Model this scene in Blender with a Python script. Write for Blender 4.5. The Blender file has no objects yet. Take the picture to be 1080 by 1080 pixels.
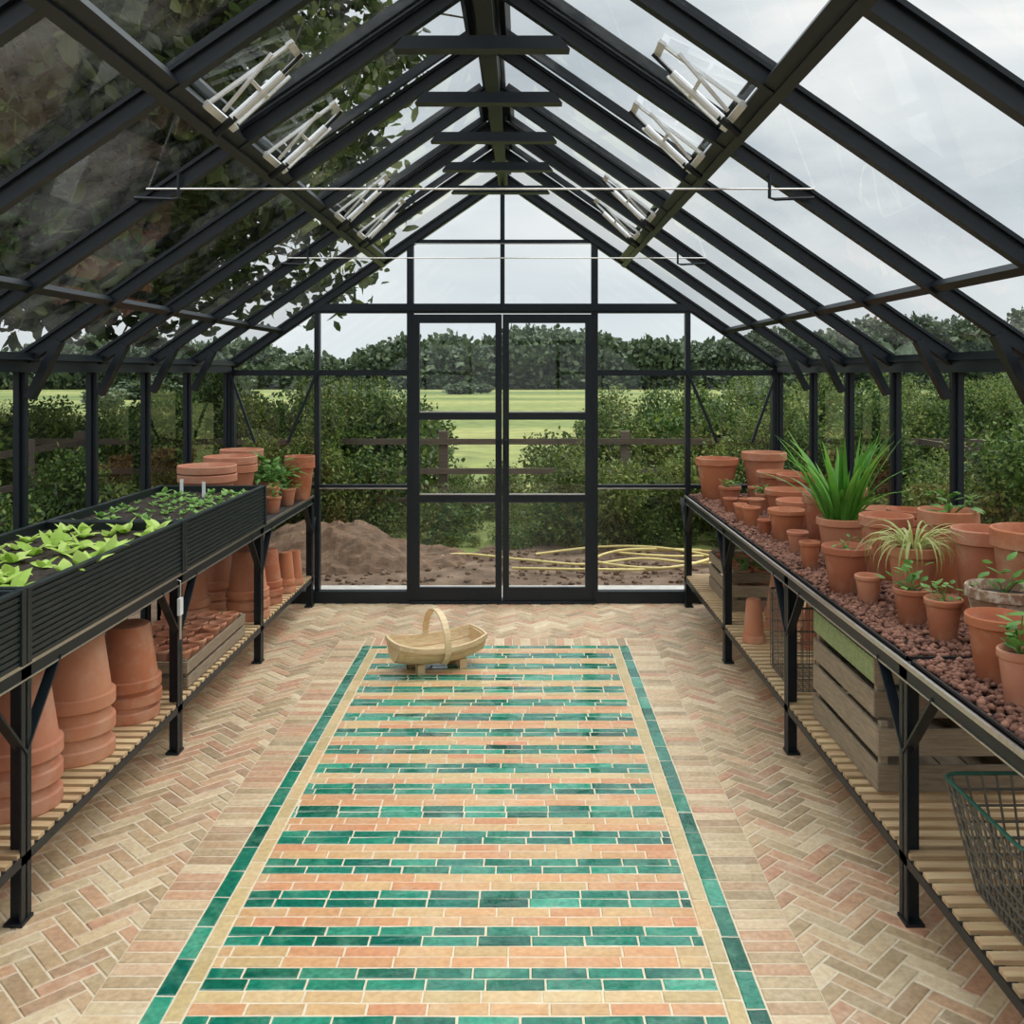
import bpy, math, random, bmesh
import numpy as np
from mathutils import Vector, Matrix, Euler
from mathutils import noise as mn
random.seed(7); np.random.seed(7)
S=bpy.context.scene
try:
    S.view_settings.view_transform='Standard'
    S.view_settings.look='None'
except Exception as e: print(e)
COL=S.collection

# ---------------------------------------------------------------- materials
def mat(name):
    m=bpy.data.materials.new(name); m.use_nodes=True
    nt=m.node_tree; nt.nodes.clear()
    o=nt.nodes.new('ShaderNodeOutputMaterial')
    return m,nt,o
def N(nt,t,**k):
    n=nt.nodes.new(t)
    for a,b in k.items(): setattr(n,a,b)
    return n
def ramp(nt,fac,stops,interp='LINEAR'):
    r=N(nt,'ShaderNodeValToRGB'); cr=r.color_ramp; cr.interpolation=interp
    while len(cr.elements)<len(stops): cr.elements.new(0.5)
    for e,(p,c) in zip(cr.elements,stops):
        e.position=p; e.color=(*c,1)
    nt.links.new(fac,r.inputs[0]); return r.outputs[0]
def noise(nt,scale,detail=4,coord='Object',rough=.55):
    tc=N(nt,'ShaderNodeTexCoord'); n=N(nt,'ShaderNodeTexNoise')
    n.inputs['Scale'].default_value=scale; n.inputs['Detail'].default_value=detail
    n.inputs['Roughness'].default_value=rough
    nt.links.new(tc.outputs[coord],n.inputs['Vector']); return n.outputs['Fac']
def mixc(nt,fac,a,b,mode='MIX'):
    m=N(nt,'ShaderNodeMix',data_type='RGBA',blend_type=mode)
    for idx,v in ((0,fac),(6,a),(7,b)):
        if hasattr(v,'is_linked'): nt.links.new(v,m.inputs[idx])
        elif isinstance(v,(tuple,list)): m.inputs[idx].default_value=(*v,1)
        else: m.inputs[idx].default_value=v
    return m.outputs[2]
def princ(nt,o,base,rough=.5,metal=0,spec=.5,bump=None,bs=.3,bd=.005):
    p=N(nt,'ShaderNodeBsdfPrincipled')
    for k,v in (('Base Color',base),('Roughness',rough),('Metallic',metal),('Specular IOR Level',spec)):
        if hasattr(v,'is_linked'): nt.links.new(v,p.inputs[k])
        elif isinstance(v,(tuple,list)): p.inputs[k].default_value=(*v,1)
        else: p.inputs[k].default_value=v
    if bump is not None:
        b=N(nt,'ShaderNodeBump'); b.inputs['Strength'].default_value=bs; b.inputs['Distance'].default_value=bd
        nt.links.new(bump,b.inputs['Height']); nt.links.new(b.outputs[0],p.inputs['Normal'])
    nt.links.new(p.outputs[0],o.inputs[0]); return p
def island(nt): return N(nt,'ShaderNodeNewGeometry').outputs['Random Per Island']
def objrand(nt): return N(nt,'ShaderNodeObjectInfo').outputs['Random']

def tile_mat(name,stops,rough,bs=.4,stain=(.62,.52,.38),stainamt=.25,mott=.5,bumpscale=60,bd=.002,spec=.5):
    m,nt,o=mat(name)
    c=ramp(nt,island(nt),stops)
    n1=noise(nt,9,6); n2=noise(nt,60,4); n3=noise(nt,1.3,3)
    c=mixc(nt,ramp(nt,n1,[(.48,(0,0,0)),(.75,(stainamt,)*3)]),c,stain)
    c=mixc(nt,mott,c,ramp(nt,n2,[(.3,(.34,.34,.34)),(.7,(.66,.66,.66))]),'OVERLAY')
    c=mixc(nt,.4,c,ramp(nt,n3,[(.3,(.36,.36,.36)),(.7,(.58,.58,.58))]),'OVERLAY')
    bn=n2 if bumpscale==60 else noise(nt,bumpscale,3)
    princ(nt,o,c,rough,spec=spec,bump=bn,bs=bs,bd=bd); return m
M_BRICK=tile_mat('brick_tan',[(0,(.52,.37,.215)),(.12,(.38,.27,.15)),(.25,(.60,.45,.27)),(.38,(.56,.31,.185)),(.5,(.46,.34,.195)),(.62,(.68,.53,.34)),(.74,(.50,.345,.20)),(.87,(.52,.28,.17)),(1,(.35,.26,.15))],.48,stain=(.66,.56,.41),stainamt=.4,mott=.6)
M_PEACH=tile_mat('brick_peach',[(0,(.60,.26,.12)),(.2,(.62,.42,.20)),(.4,(.66,.33,.155)),(.6,(.55,.38,.18)),(.8,(.63,.28,.14)),(1,(.60,.36,.17))],.3,stainamt=.35)
M_CREAM=tile_mat('brick_cream',[(0,(.61,.45,.22)),(.35,(.49,.365,.17)),(.7,(.66,.49,.26)),(1,(.60,.38,.18))],.3,stainamt=.3)
M_GREEN=tile_mat('tile_green_glazed',[(0,(.003,.060,.038)),(.17,(.014,.20,.12)),(.34,(.003,.11,.075)),(.5,(.045,.32,.20)),(.67,(.005,.13,.075)),(.84,(.02,.24,.15)),(1,(.003,.085,.05))],.09,bs=.55,stain=(.16,.40,.26),stainamt=.55,mott=.8,bumpscale=18,bd=.003,spec=.85)
def simple(name,base,rough=.5,metal=0,ns=None,var=.3,bs=0.2,bd=.003,spec=.5):
    m,nt,o=mat(name)
    if ns:
        n=noise(nt,ns,5)
        c=mixc(nt,var,base,ramp(nt,n,[(.3,(.25,.25,.25)),(.7,(.75,.75,.75))]),'OVERLAY')
        princ(nt,o,c,rough,metal,spec,bump=n,bs=bs,bd=bd)
    else: princ(nt,o,base,rough,metal,spec)
    return m
M_GROUT=simple('grout',(.66,.56,.41),.85,ns=40)
M_FRAME=simple('powder_coated_frame',(.008,.013,.018),.42,ns=30,bs=.03,spec=.35)
M_PLANTER=simple('planter_metal',(.012,.019,.021),.42,ns=20,bs=.03)
M_ALU=simple('aluminium',(.62,.60,.58),.35,1.0,ns=50,bs=.02)
M_WHITE=simple('white_painted_metal',(.78,.8,.8),.4,ns=50,bs=.02)
M_CONC=simple('concrete_sill',(.50,.48,.44),.8,ns=12)
M_SOIL=simple('potting_soil',(.030,.020,.014),.95,ns=60,var=.9,bs=.9,bd=.01)
M_DARKBASE=simple('tray_plastic',(.02,.015,.013),.8,ns=20)
M_RUBBER=simple('hose_yellow',(.72,.58,.22),.5,ns=10)
M_BARK=simple('bark',(.055,.042,.03),.9,ns=8,var=.8,bs=.8,bd=.03)
M_WIRE=simple('wire',(.15,.135,.11),.6,.2,ns=30)
M_WIREG=simple('wire_green',(.03,.13,.09),.5,.0,ns=30)
def wood(name,stops,rough=.7,scale=(1,14,14)):
    m,nt,o=mat(name)
    tc=N(nt,'ShaderNodeTexCoord'); mp=N(nt,'ShaderNodeMapping'); mp.inputs['Scale'].default_value=scale
    n=N(nt,'ShaderNodeTexNoise'); n.inputs['Scale'].default_value=5; n.inputs['Detail'].default_value=7
    nt.links.new(tc.outputs['Object'],mp.inputs[0]); nt.links.new(mp.outputs[0],n.inputs['Vector'])
    c=ramp(nt,island(nt),stops)
    c=mixc(nt,.6,c,ramp(nt,n.outputs['Fac'],[(.3,(.28,.28,.28)),(.7,(.66,.66,.66))]),'OVERLAY')
    princ(nt,o,c,rough,bump=n.outputs['Fac'],bs=.4,bd=.003); return m
M_SLAT=wood('slat_wood',[(0,(.58,.40,.21)),(.5,(.72,.52,.29)),(1,(.48,.32,.17))])
M_CRATE=wood('crate_wood',[(0,(.25,.19,.125)),(.5,(.38,.30,.21)),(1,(.19,.14,.09))],.85,(3,3,30))
M_CRATEG=wood('crate_wood_green',[(0,(.28,.36,.15)),(1,(.36,.42,.2))],.8)
M_FENCE=wood('fence_wood',[(0,(.085,.064,.044)),(1,(.14,.11,.08))],.9)
M_TRUG=wood('trug_wood',[(0,(.62,.46,.25)),(.5,(.74,.57,.34)),(1,(.52,.37,.19))],.5,(3,20,20))
m,nt,o=mat('terracotta'); n1=noise(nt,7,7,rough=.65); n2=noise(nt,70,4); n3=noise(nt,2.5,3)
c=ramp(nt,objrand(nt),[(0,(.44,.135,.06)),(.2,(.55,.20,.09)),(.4,(.38,.12,.06)),(.6,(.60,.27,.15)),(.8,(.50,.165,.075)),(1,(.58,.25,.15))])
c=mixc(nt,ramp(nt,n1,[(.48,(0,0,0)),(.72,(.6,.6,.6))]),c,(.64,.44,.31))
c=mixc(nt,.55,c,ramp(nt,n3,[(.3,(.3,.3,.3)),(.7,(.6,.6,.6))]),'OVERLAY')
princ(nt,o,c,.8,bump=n2,bs=.15,bd=.002); M_TERRA=m
m,nt,o=mat('terracotta_weathered'); n1=noise(nt,28,6)
c=mixc(nt,ramp(nt,n1,[(.46,(0,0,0)),(.56,(1,1,1))]),(.26,.15,.09),(.52,.44,.34))
princ(nt,o,c,.85,bump=n1,bs=.2); M_TERRAW=m
m,nt,o=mat('clay_pebble'); c=ramp(nt,island(nt),[(0,(.11,.045,.03)),(.5,(.21,.09,.058)),(1,(.30,.145,.095))])
princ(nt,o,c,.85); M_PEB=m
def leafmat(name,stops,trans=.35,rough=.5):
    m,nt,o=mat(name); c=ramp(nt,island(nt),stops)
    p=N(nt,'ShaderNodeBsdfPrincipled'); p.inputs['Roughness'].default_value=rough; nt.links.new(c,p.inputs['Base Color'])
    p.inputs['Specular IOR Level'].default_value=.3
    t=N(nt,'ShaderNodeBsdfTranslucent'); nt.links.new(c,t.inputs[0])
    x=N(nt,'ShaderNodeMixShader'); x.inputs[0].default_value=trans
    nt.links.new(p.outputs[0],x.inputs[1]); nt.links.new(t.outputs[0],x.inputs[2]); nt.links.new(x.outputs[0],o.inputs[0]); return m
L_HEDGE=leafmat('leaf_hedge',[(0,(.020,.045,.010)),(.4,(.055,.11,.022)),(.8,(.12,.20,.04)),(1,(.26,.32,.08))],.3)
L_HEDGE2=leafmat('leaf_hawthorn',[(0,(.05,.075,.015)),(.4,(.12,.18,.035)),(.8,(.22,.29,.065)),(1,(.38,.38,.13))],.3)
L_TREE=leafmat('leaf_tree',[(0,(.020,.032,.010)),(.5,(.050,.075,.020)),(1,(.13,.15,.045))],.45)
L_FAR=leafmat('leaf_far_trees',[(0,(.045,.075,.04)),(.5,(.085,.125,.065)),(1,(.15,.19,.10))],.15)  # pale, muted greens: distance haze is put into the leaf colour
L_LET=leafmat('leaf_lettuce',[(0,(.36,.56,.08)),(.5,(.52,.72,.15)),(1,(.68,.84,.28))],.35)
L_SEED=leafmat('leaf_seedling',[(0,(.14,.32,.06)),(1,(.32,.52,.15))])
L_LILY=leafmat('leaf_lily',[(0,(.06,.20,.025)),(.5,(.12,.34,.045)),(1,(.24,.48,.08))],.3,.35)
L_SPID=leafmat('leaf_spider_plant',[(0,(.40,.42,.14)),(.5,(.52,.52,.22)),(1,(.30,.38,.10))])
L_HERB=leafmat('leaf_herb',[(0,(.07,.17,.03)),(.5,(.12,.28,.05)),(1,(.22,.40,.10))])
def glassmat(name,film,k):
    m,nt,o=mat(name); lw=N(nt,'ShaderNodeLayerWeight'); lw.inputs[0].default_value=.5
    pw=N(nt,'ShaderNodeMath',operation='POWER'); pw.inputs[1].default_value=5
    nt.links.new(lw.outputs['Facing'],pw.inputs[0])
    ma=N(nt,'ShaderNodeMath',operation='MULTIPLY_ADD'); ma.inputs[1].default_value=k; ma.inputs[2].default_value=.045
    nt.links.new(pw.outputs[0],ma.inputs[0])
    tr=N(nt,'ShaderNodeBsdfTransparent'); tr.inputs[0].default_value=(.96,.975,.97,1)
    gl=N(nt,'ShaderNodeBsdfGlossy'); gl.inputs['Roughness'].default_value=.01
    mx=N(nt,'ShaderNodeMixShader'); nt.links.new(ma.outputs[0],mx.inputs[0]); nt.links.new(tr.outputs[0],mx.inputs[1]); nt.links.new(gl.outputs[0],mx.inputs[2])
    tl=N(nt,'ShaderNodeBsdfTranslucent'); tl.inputs[0].default_value=(.7,.68,.64,1)
    fl_=ramp(nt,noise(nt,2.2,8,rough=.7),[(.45,(0,0,0)),(.75,(film,)*3)])
    m2=N(nt,'ShaderNodeMixShader'); nt.links.new(fl_,m2.inputs[0]); nt.links.new(mx.outputs[0],m2.inputs[1]); nt.links.new(tl.outputs[0],m2.inputs[2])
    nt.links.new(m2.outputs[0],o.inputs[0]); return m
M_GLASS=glassmat('clear_glass',.01,.6); M_RGLASS=glassmat('roof_glass',.08,.65)
m,nt,o=mat('field_ground')
geo=N(nt,'ShaderNodeNewGeometry'); sx=N(nt,'ShaderNodeSeparateXYZ'); nt.links.new(geo.outputs['Position'],sx.inputs[0])
def nz(scale,d=5,sc=(1,1,1)):
    mp=N(nt,'ShaderNodeMapping'); mp.inputs['Scale'].default_value=sc
    n=N(nt,'ShaderNodeTexNoise'); n.inputs['Scale'].default_value=scale; n.inputs['Detail'].default_value=d
    nt.links.new(geo.outputs['Position'],mp.inputs[0]); nt.links.new(mp.outputs[0],n.inputs['Vector']); return n.outputs['Fac']
grass=ramp(nt,nz(.07,6,(.5,1,1)),[(.35,(.085,.13,.028)),(.48,(.18,.22,.055)),(.6,(.29,.29,.09)),(.75,(.12,.17,.035))])
grass=mixc(nt,.7,grass,ramp(nt,nz(1.6,7),[(.3,(.28,.28,.28)),(.7,(.66,.66,.66))]),'OVERLAY')
soil=ramp(nt,nz(4,8),[(.3,(.075,.046,.028)),(.5,(.15,.095,.060)),(.7,(.24,.165,.11))])
ad=N(nt,'ShaderNodeMath',operation='MULTIPLY_ADD'); nt.links.new(nz(1.2,4),ad.inputs[0]); ad.inputs[1].default_value=-2.5; nt.links.new(sx.outputs['Y'],ad.inputs[2])
gt=N(nt,'ShaderNodeMath',operation='GREATER_THAN'); nt.links.new(ad.outputs[0],gt.inputs[0]); gt.inputs[1].default_value=7.7
c=mixc(nt,gt.outputs[0],soil,grass)
princ(nt,o,c,.95,bump=nz(25,6),bs=.8,bd=.03); M_FIELD=m

# ---------------------------------------------------------------- mesh builder
class MB:
    def __init__(s): s.v=[];s.f=[];s.m=[]
    def add(s,vs,fs,mi=0):
        b=len(s.v); s.v.extend([tuple(v) for v in vs])
        for f in fs: s.f.append(tuple(i+b for i in f)); s.m.append(mi)
    def box(s,lo,hi,mi=0):
        x0,y0,z0=lo;x1,y1,z1=hi
        s.add([(x0,y0,z0),(x1,y0,z0),(x1,y1,z0),(x0,y1,z0),(x0,y0,z1),(x1,y0,z1),(x1,y1,z1),(x0,y1,z1)],
          [(0,3,2,1),(4,5,6,7),(0,1,5,4),(1,2,6,5),(2,3,7,6),(3,0,4,7)],mi)
    def beam(s,p,q,w,h,mi=0,up=(0,0,1)):
        p=Vector(p);q=Vector(q);d=(q-p).normalized();up=Vector(up)
        if abs(d.dot(up))>.99: up=Vector((0,1,0))
        r=d.cross(up).normalized()*w/2;u=r.cross(d).normalized()*h/2
        s.add([p-r-u,p+r-u,p+r+u,p-r+u,q-r-u,q+r-u,q+r+u,q-r+u],
          [(0,1,2,3),(7,6,5,4),(0,4,5,1),(1,5,6,2),(2,6,7,3),(3,7,4,0)],mi)
    def tube(s,pts,r,mi=0,n=6,closed=False):
        pts=[Vector(p) for p in pts];k=len(pts);vs=[];prev=None
        for i,p in enumerate(pts):
            if closed: d=pts[(i+1)%k]-pts[i-1]
            else: d=pts[min(i+1,k-1)]-pts[max(i-1,0)]
            d.normalize()
            if prev is None:
                a=Vector((0,0,1)) if abs(d.z)<.9 else Vector((1,0,0)); a=d.cross(a).normalized()
            else: a=(prev-d*prev.dot(d)).normalized()
            prev=a;b=d.cross(a); rr=r[i] if isinstance(r,(list,tuple)) else r
            for j in range(n):
                t=2*math.pi*j/n; vs.append(p+a*math.cos(t)*rr+b*math.sin(t)*rr)
        fs=[]
        for i in range(k if closed else k-1):
            i2=(i+1)%k
            for j in range(n): fs.append((i*n+j,i*n+(j+1)%n,i2*n+(j+1)%n,i2*n+j))
        if not closed: fs.append(tuple(range(n))[::-1]); fs.append(tuple((k-1)*n+j for j in range(n)))
        s.add(vs,fs,mi)
    def lathe(s,prof,c=(0,0,0),mis=0,n=32):
        vs=[];k=len(prof)
        for (r,z) in prof:
            for j in range(n):
                t=2*math.pi*j/n; vs.append((c[0]+r*math.cos(t),c[1]+r*math.sin(t),c[2]+z))
        b=len(s.v); s.v.extend(vs)
        for i in range(k-1):
            mi=mis[i] if isinstance(mis,list) else mis
            for j in range(n):
                s.f.append((b+i*n+j,b+i*n+(j+1)%n,b+(i+1)*n+(j+1)%n,b+(i+1)*n+j)); s.m.append(mi)
    def leaf(s,base,az,el,L,W,bend=.6,mi=0,seg=5,fold=.25,shape=.5):
        p=Vector(base);h=Vector((math.cos(az),math.sin(az),0));side=Vector((-math.sin(az),math.cos(az),0));vs=[]
        for i in range(seg+1):
            t=i/seg; w=W*.5*(math.sin(math.pi*min(1,max(.0,t**shape)))*.95+.05*(1-t)+.03)
            e=el-bend*t; d=h*math.cos(e)+Vector((0,0,1))*math.sin(e); nrm=side.cross(d)
            vs+= [p+side*w-nrm*w*-fold,p+Vector((0,0,0)),p-side*w+nrm*w*fold]
            p=p+d*(L/seg)
        fs=[]
        for i in range(seg):
            a=i*3; fs+=[(a,a+1,a+4,a+3),(a+1,a+2,a+5,a+4)]
        s.add(vs,fs,mi)
    def obj(s,name,mats,parent=None,smooth=False,loc=None,bevel=0):
        me=bpy.data.meshes.new(name); me.from_pydata(s.v,[],s.f)
        for m_ in mats: me.materials.append(m_)
        me.polygons.foreach_set('material_index',s.m)
        if smooth:
            me.polygons.foreach_set('use_smooth',[True]*len(s.f))
            me.update()
            try: me.set_sharp_from_angle(angle=math.radians(35))
            except Exception as e: print(e)
        me.update()
        o=bpy.data.objects.new(name,me); COL.objects.link(o)
        if loc: o.location=loc
        if parent: o.parent=parent
        if bevel:
            b=o.modifiers.new('b','BEVEL'); b.width=bevel; b.segments=2; b.limit_method='ANGLE'
        return o
def empty(name,loc=(0,0,0)):
    e=bpy.data.objects.new(name,None); COL.objects.link(e); e.location=loc; e.empty_display_size=.1; return e
def inst(name,me,loc,rot=(0,0,0),sc=(1,1,1),parent=None):
    o=bpy.data.objects.new(name,me); COL.objects.link(o); o.location=loc;o.rotation_euler=rot;o.scale=sc
    if parent: o.parent=parent
    return o

# ---------------------------------------------------------------- dimensions
XL,XR=-2.066,1.775; CX=(XL+XR)/2; HW=(XR-XL)/2
ZR,ZE=3.0,1.68; SL=(ZR-ZE)/HW; NL=math.hypot(1,SL); SN,CN=SL/NL,1/NL
DF,DN=6.6,-0.6
RAF=[5.80,5.16,4.52,3.88,3.24,2.60,1.96,1.32,.68,.04]
def rp(side,u,D,off=0): return Vector((CX+side*(u+SN*off),D,ZR-SL*u+CN*off))

# ---------------------------------------------------------------- floor
rnd=random.random
def brick(mb,cx,cy,lx,ly,rot,z0,z1,mi,bev=.003,tilt=.0009):
    c,s_=math.cos(rot),math.sin(rot);vs=[]
    for (k,z) in ((0,z0),(0,z1-.0025),(bev,z1)):
        for (a,b) in ((-1,-1),(1,-1),(1,1),(-1,1)):
            x=a*(lx/2-k);y=b*(ly/2-k)
            vs.append((cx+x*c-y*s_,cy+x*s_+y*c,z+(random.uniform(-tilt,tilt) if k else 0)))
    fs=[(8,9,10,11)]
    for l in (0,4):
        for j in range(4): fs.append((l+j,l+(j+1)%4,l+4+(j+1)%4,l+4+j))
    mb.add(vs,fs,mi)
fl=MB()
fl.box((XL-.08,DN-.08,-.08),(XR+.08,DF+.08,.0055),1)
W=.0515;n=3;G=.0055
RX0,RX1,RY0,RY1=-1.098,.762,.75,5.69
ang=math.radians(45);ca,sa=math.cos(ang),math.sin(ang)
for k in range(-160,161):
    for mm in range(-40,41):
        for v in (0,1):
            if v==0: gx,gy,lx,ly=k+mm*n+n/2,k-mm*n+.5,n*W-G,W-G
            else: gx,gy,lx,ly=k+mm*n+2*n-1+.5,k-mm*n+n/2,W-G,n*W-G
            px,py=gx*W,gy*W
            x=px*ca-py*sa+CX; y=px*sa+py*ca+3
            if XL+.04<x<XR-.04 and DN+.04<y<DF-.03 and not(RX0+.06<x<RX1-.06 and RY0+.06<y<RY1-.06):
                brick(fl,x,y,lx+random.uniform(-.001,.001),ly,ang+random.uniform(-.012,.012),0,.008+random.uniform(-.0006,.0006),0,tilt=.0012)
fl.obj('floor',[M_BRICK,M_GROUT])
rg=MB(); zt=.0125
rg.box((RX0,RY0,0),(RX1,RY1,.0104),3)
gx0,gx1,gy0,gy1=-.945,.608,.90,5.536
y=RY0+.026
while y<RY1-.02:
    for xa,xb in ((RX0,gx0),(gx1,RX1)): brick(rg,(xa+xb)/2,y,xb-xa-.004,.0475,random.uniform(-.01,.01),.004,zt,0)
    y+=.0515
x=gx0+.026
while x<gx1-.02:
    for ya,yb in ((gy1,RY1),(RY0,gy0)): brick(rg,x,(ya+yb)/2,.0475,yb-ya-.004,0,.004,zt,0)
    x+=.0515
def lrow(x0,x1,y,w,mi,off):
    x=x0-off
    while x<x1:
        L_=.152+random.uniform(-.005,.005)
        a=max(x,x0);b=min(x+L_,x1)
        if b-a>.012: brick(rg,(a+b)/2,y+random.uniform(-.0008,.0008),b-a-.0042,w-.0038,random.uniform(-.006,.006),.004,zt+random.uniform(-.0005,.0005),mi,tilt=.0016 if mi==1 else .0010)
        x+=L_
def lcol(y0,y1,x,w,mi,off):
    y=y0-off
    while y<y1:
        a=max(y,y0);b=min(y+.152,y1)
        if b-a>.012: brick(rg,x,(a+b)/2,w-.0038,b-a-.0042,random.uniform(-.006,.006),.004,zt+random.uniform(-.0005,.0005),mi,tilt=.0016 if mi==1 else .0010)
        y+=.152
gb=.055;cb=.05
for i,(xc,mi,w) in enumerate(((gx0+gb/2,1,gb),(gx1-gb/2,1,gb))): lcol(gy0,gy1,xc,w,mi,.05*i)
for i,xc in enumerate((gx0+gb+cb/2,gx1-gb-cb/2)): lcol(gy0+gb,gy1-gb,xc,cb,2,.07*i)
for yy in (gy1-gb/2,gy0+gb/2): lrow(gx0+gb,gx1-gb,yy,gb,1,.06)
ix0,ix1=gx0+gb+cb,gx1-gb-cb
y=gy1-gb-.048/2; i=0
while y>gy0+gb:
    t=['c','p','g','g'][i%4]
    mi={'c':4 if rnd()<.5 else 2,'p':4,'g':1}[t]
    lrow(ix0,ix1,y,.0475,mi,random.uniform(0,.15)); y-=.0475; i+=1
rg.obj('tile_rug_inlay',[M_BRICK,M_GREEN,M_CREAM,M_GROUT,M_PEACH])

# ---------------------------------------------------------------- roof
rf=MB()
def ibeam(mb,a,b,side_n,w=.046,d=.052,mi=0):
    nrm=Vector(side_n)
    mb.beam(a-nrm*.006,b-nrm*.006,w,.012,mi,nrm)
    mb.beam(a-nrm*d*.5,b-nrm*d*.5,w*.42,d-.01,mi,nrm)
    mb.beam(a-nrm*d,b-nrm*d,w*.8,.010,mi,nrm)
for sd in (-1,1):
    nr=(sd*SN,0,CN); nv=Vector(nr)
    for D in RAF+[DF-.02,DN+.02]:
        ibeam(rf,rp(sd,.03,D),rp(sd,HW,D),nr)
    rf.beam(rp(sd,.845,DN,-.03),rp(sd,.845,DF,-.03),.05,.045,0,nr)
    rf.beam(rp(sd,.870,DN,-.060),rp(sd,.870,DF,-.060),.03,.025,0,nr)
    rf.beam(rp(sd,1.565,DN,-.035),rp(sd,1.565,DF,-.035),.034,.024,0,nr)
    rf.beam(rp(sd,.03,DN,-.030),rp(sd,.03,DF,-.030),.03,.04,0,nr)
    xe=CX+sd*HW
    rf.box((xe-.035,DN,1.605),(xe+.045,DF,1.665),0); rf.box((xe-.05,DN,1.655),(xe+.07,DF,1.685),0)
    for D in (DF,DN): rf.beam(rp(sd,0,D,-.03),rp(sd,HW,D,-.03),.05,.07,0,nr)
    for D in RAF:
        a=Vector((CX+sd*(HW-.045),D,1.50)); b=Vector((CX+sd*(HW-.165),D,1.735))
        rf.beam(a,b,.03,.05,0,(0,1,0)); 
    for D0,D1 in ((2.60,3.24),(3.24,3.88),(4.52,5.16),(5.16,5.80)):
        a,b=D0+.045,D1-.045
        for D in (a,b): rf.beam(rp(sd,.05,D,.02),rp(sd,.83,D,.02),.026,.033,0,nr)
        for u in (.06,.81): rf.beam(rp(sd,u,a,.02),rp(sd,u,b,.02),.028,.033,0,nr)
rf.box((CX-.013,DN,2.90),(CX+.013,DF,2.985),0)
rf.box((CX-.032,DN,2.895),(CX+.032,DF,2.907),0)
rf.box((CX-.055,DN,2.985),(CX+.055,DF,3.03),0)
for D in RAF[:]:
    z=2.72
    rf.add([(CX-.30,D-.03,z-.02),(CX+.30,D-.03,z-.02),(CX+.265,D-.03,z+.025),(CX-.265,D-.03,z+.025),
            (CX-.30,D+.03,z-.02),(CX+.30,D+.03,z-.02),(CX+.265,D+.03,z+.025),(CX-.265,D+.03,z+.025)],
            [(0,1,2,3),(7,6,5,4),(0,4,5,1),(1,5,6,2),(2,6,7,3),(3,7,4,0)],0)
ceil=empty('ceiling')
rf.obj('roof_frame',[M_FRAME],parent=ceil)
g=MB()
for sd in (-1,1):
    g.add([rp(sd,0,DN,.001),rp(sd,HW+.02,DN,.001),rp(sd,HW+.02,DF,.001),rp(sd,0,DF,.001)],[(0,1,2,3)])
g.obj('roof_glass',[M_RGLASS],parent=ceil)
for D in (3.24,5.16):
    t=MB(); z=2.225; xa,xb=-1.28,.98
    t.tube([(xa,D-.03,z),(xb,D-.03,z)],.0035,0,6)
    for xx,s in ((-1.17,-1),(.83,1)):
        t.tube([(xx,D-.03,z+.05),(xx,D-.03,z-.03),(xx+s*.02,D-.03,z-.035),(xx+s*.15,D-.03,z-.03)],.006,1,6)
    t.obj('roof_tie_rod',[M_ALU,M_FRAME])
for sd in (-1,1):
    nv=Vector((sd*SN,0,CN))
    for Dc in (2.92,3.56,4.84,5.48):
        o_=MB(); 
        P=lambda u,d,off: rp(sd,u,Dc+d,off)
        for d in (-.12,.12):
            o_.beam(P(.82,d,-.05),P(.56,d*.45,-.015),.014,.010,0,nv)
            o_.beam(P(.80,d*.6,-.075),P(.62,d*.9,-.03),.011,.009,0,nv)
        o_.beam(P(.82,-.14,-.055),P(.82,.14,-.055),.024,.016,0,nv)
        o_.beam(P(.57,-.07,-.015),P(.57,.07,-.015),.024,.010,0,nv)
        o_.beam(P(.70,-.10,-.05),P(.70,.10,-.05),.012,.009,0,nv)
        o_.tube([P(.80,0,-.08),P(.63,.02,-.045)],.013,0,10)
        o_.tube([P(.86,0,-.09),P(.79,0,-.08)],.012,1,10)
        o_.tube([P(.63,.02,-.045),P(.56,.02,-.03)],.006,1,8)
        o_.obj('roof_vent_opener',[M_WHITE,M_FRAME],smooth=True)

# ---------------------------------------------------------------- side walls
for nm,xw,sd in (('wall_left',XL,-1),('wall_right',XR,1)):
    w=empty(nm); f=MB()
    for D in RAF+[DF-.03,DN+.03]:
        f.box((xw-.012,D-.028,0),(xw+.012,D+.028,1.62)); f.box((xw-.03 if sd>0 else xw,D-.012,0),(xw if sd>0 else xw+.03,D+.012,1.62))
    f.box((xw-.04,DN,-.02),(xw+.04,DF,.07)); 
    f.box((xw-.012,DN,.80),(xw+.012,DF,.825))
    f.obj('wall_frame',[M_FRAME],parent=w)
    g=MB(); gx=xw+sd*.016
    g.add([(gx,DN,.05),(gx,DF,.05),(gx,DF,1.66),(gx,DN,1.66)],[(0,1,2,3)]); g.obj('wall_glass',[M_GLASS],parent=w)
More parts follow.
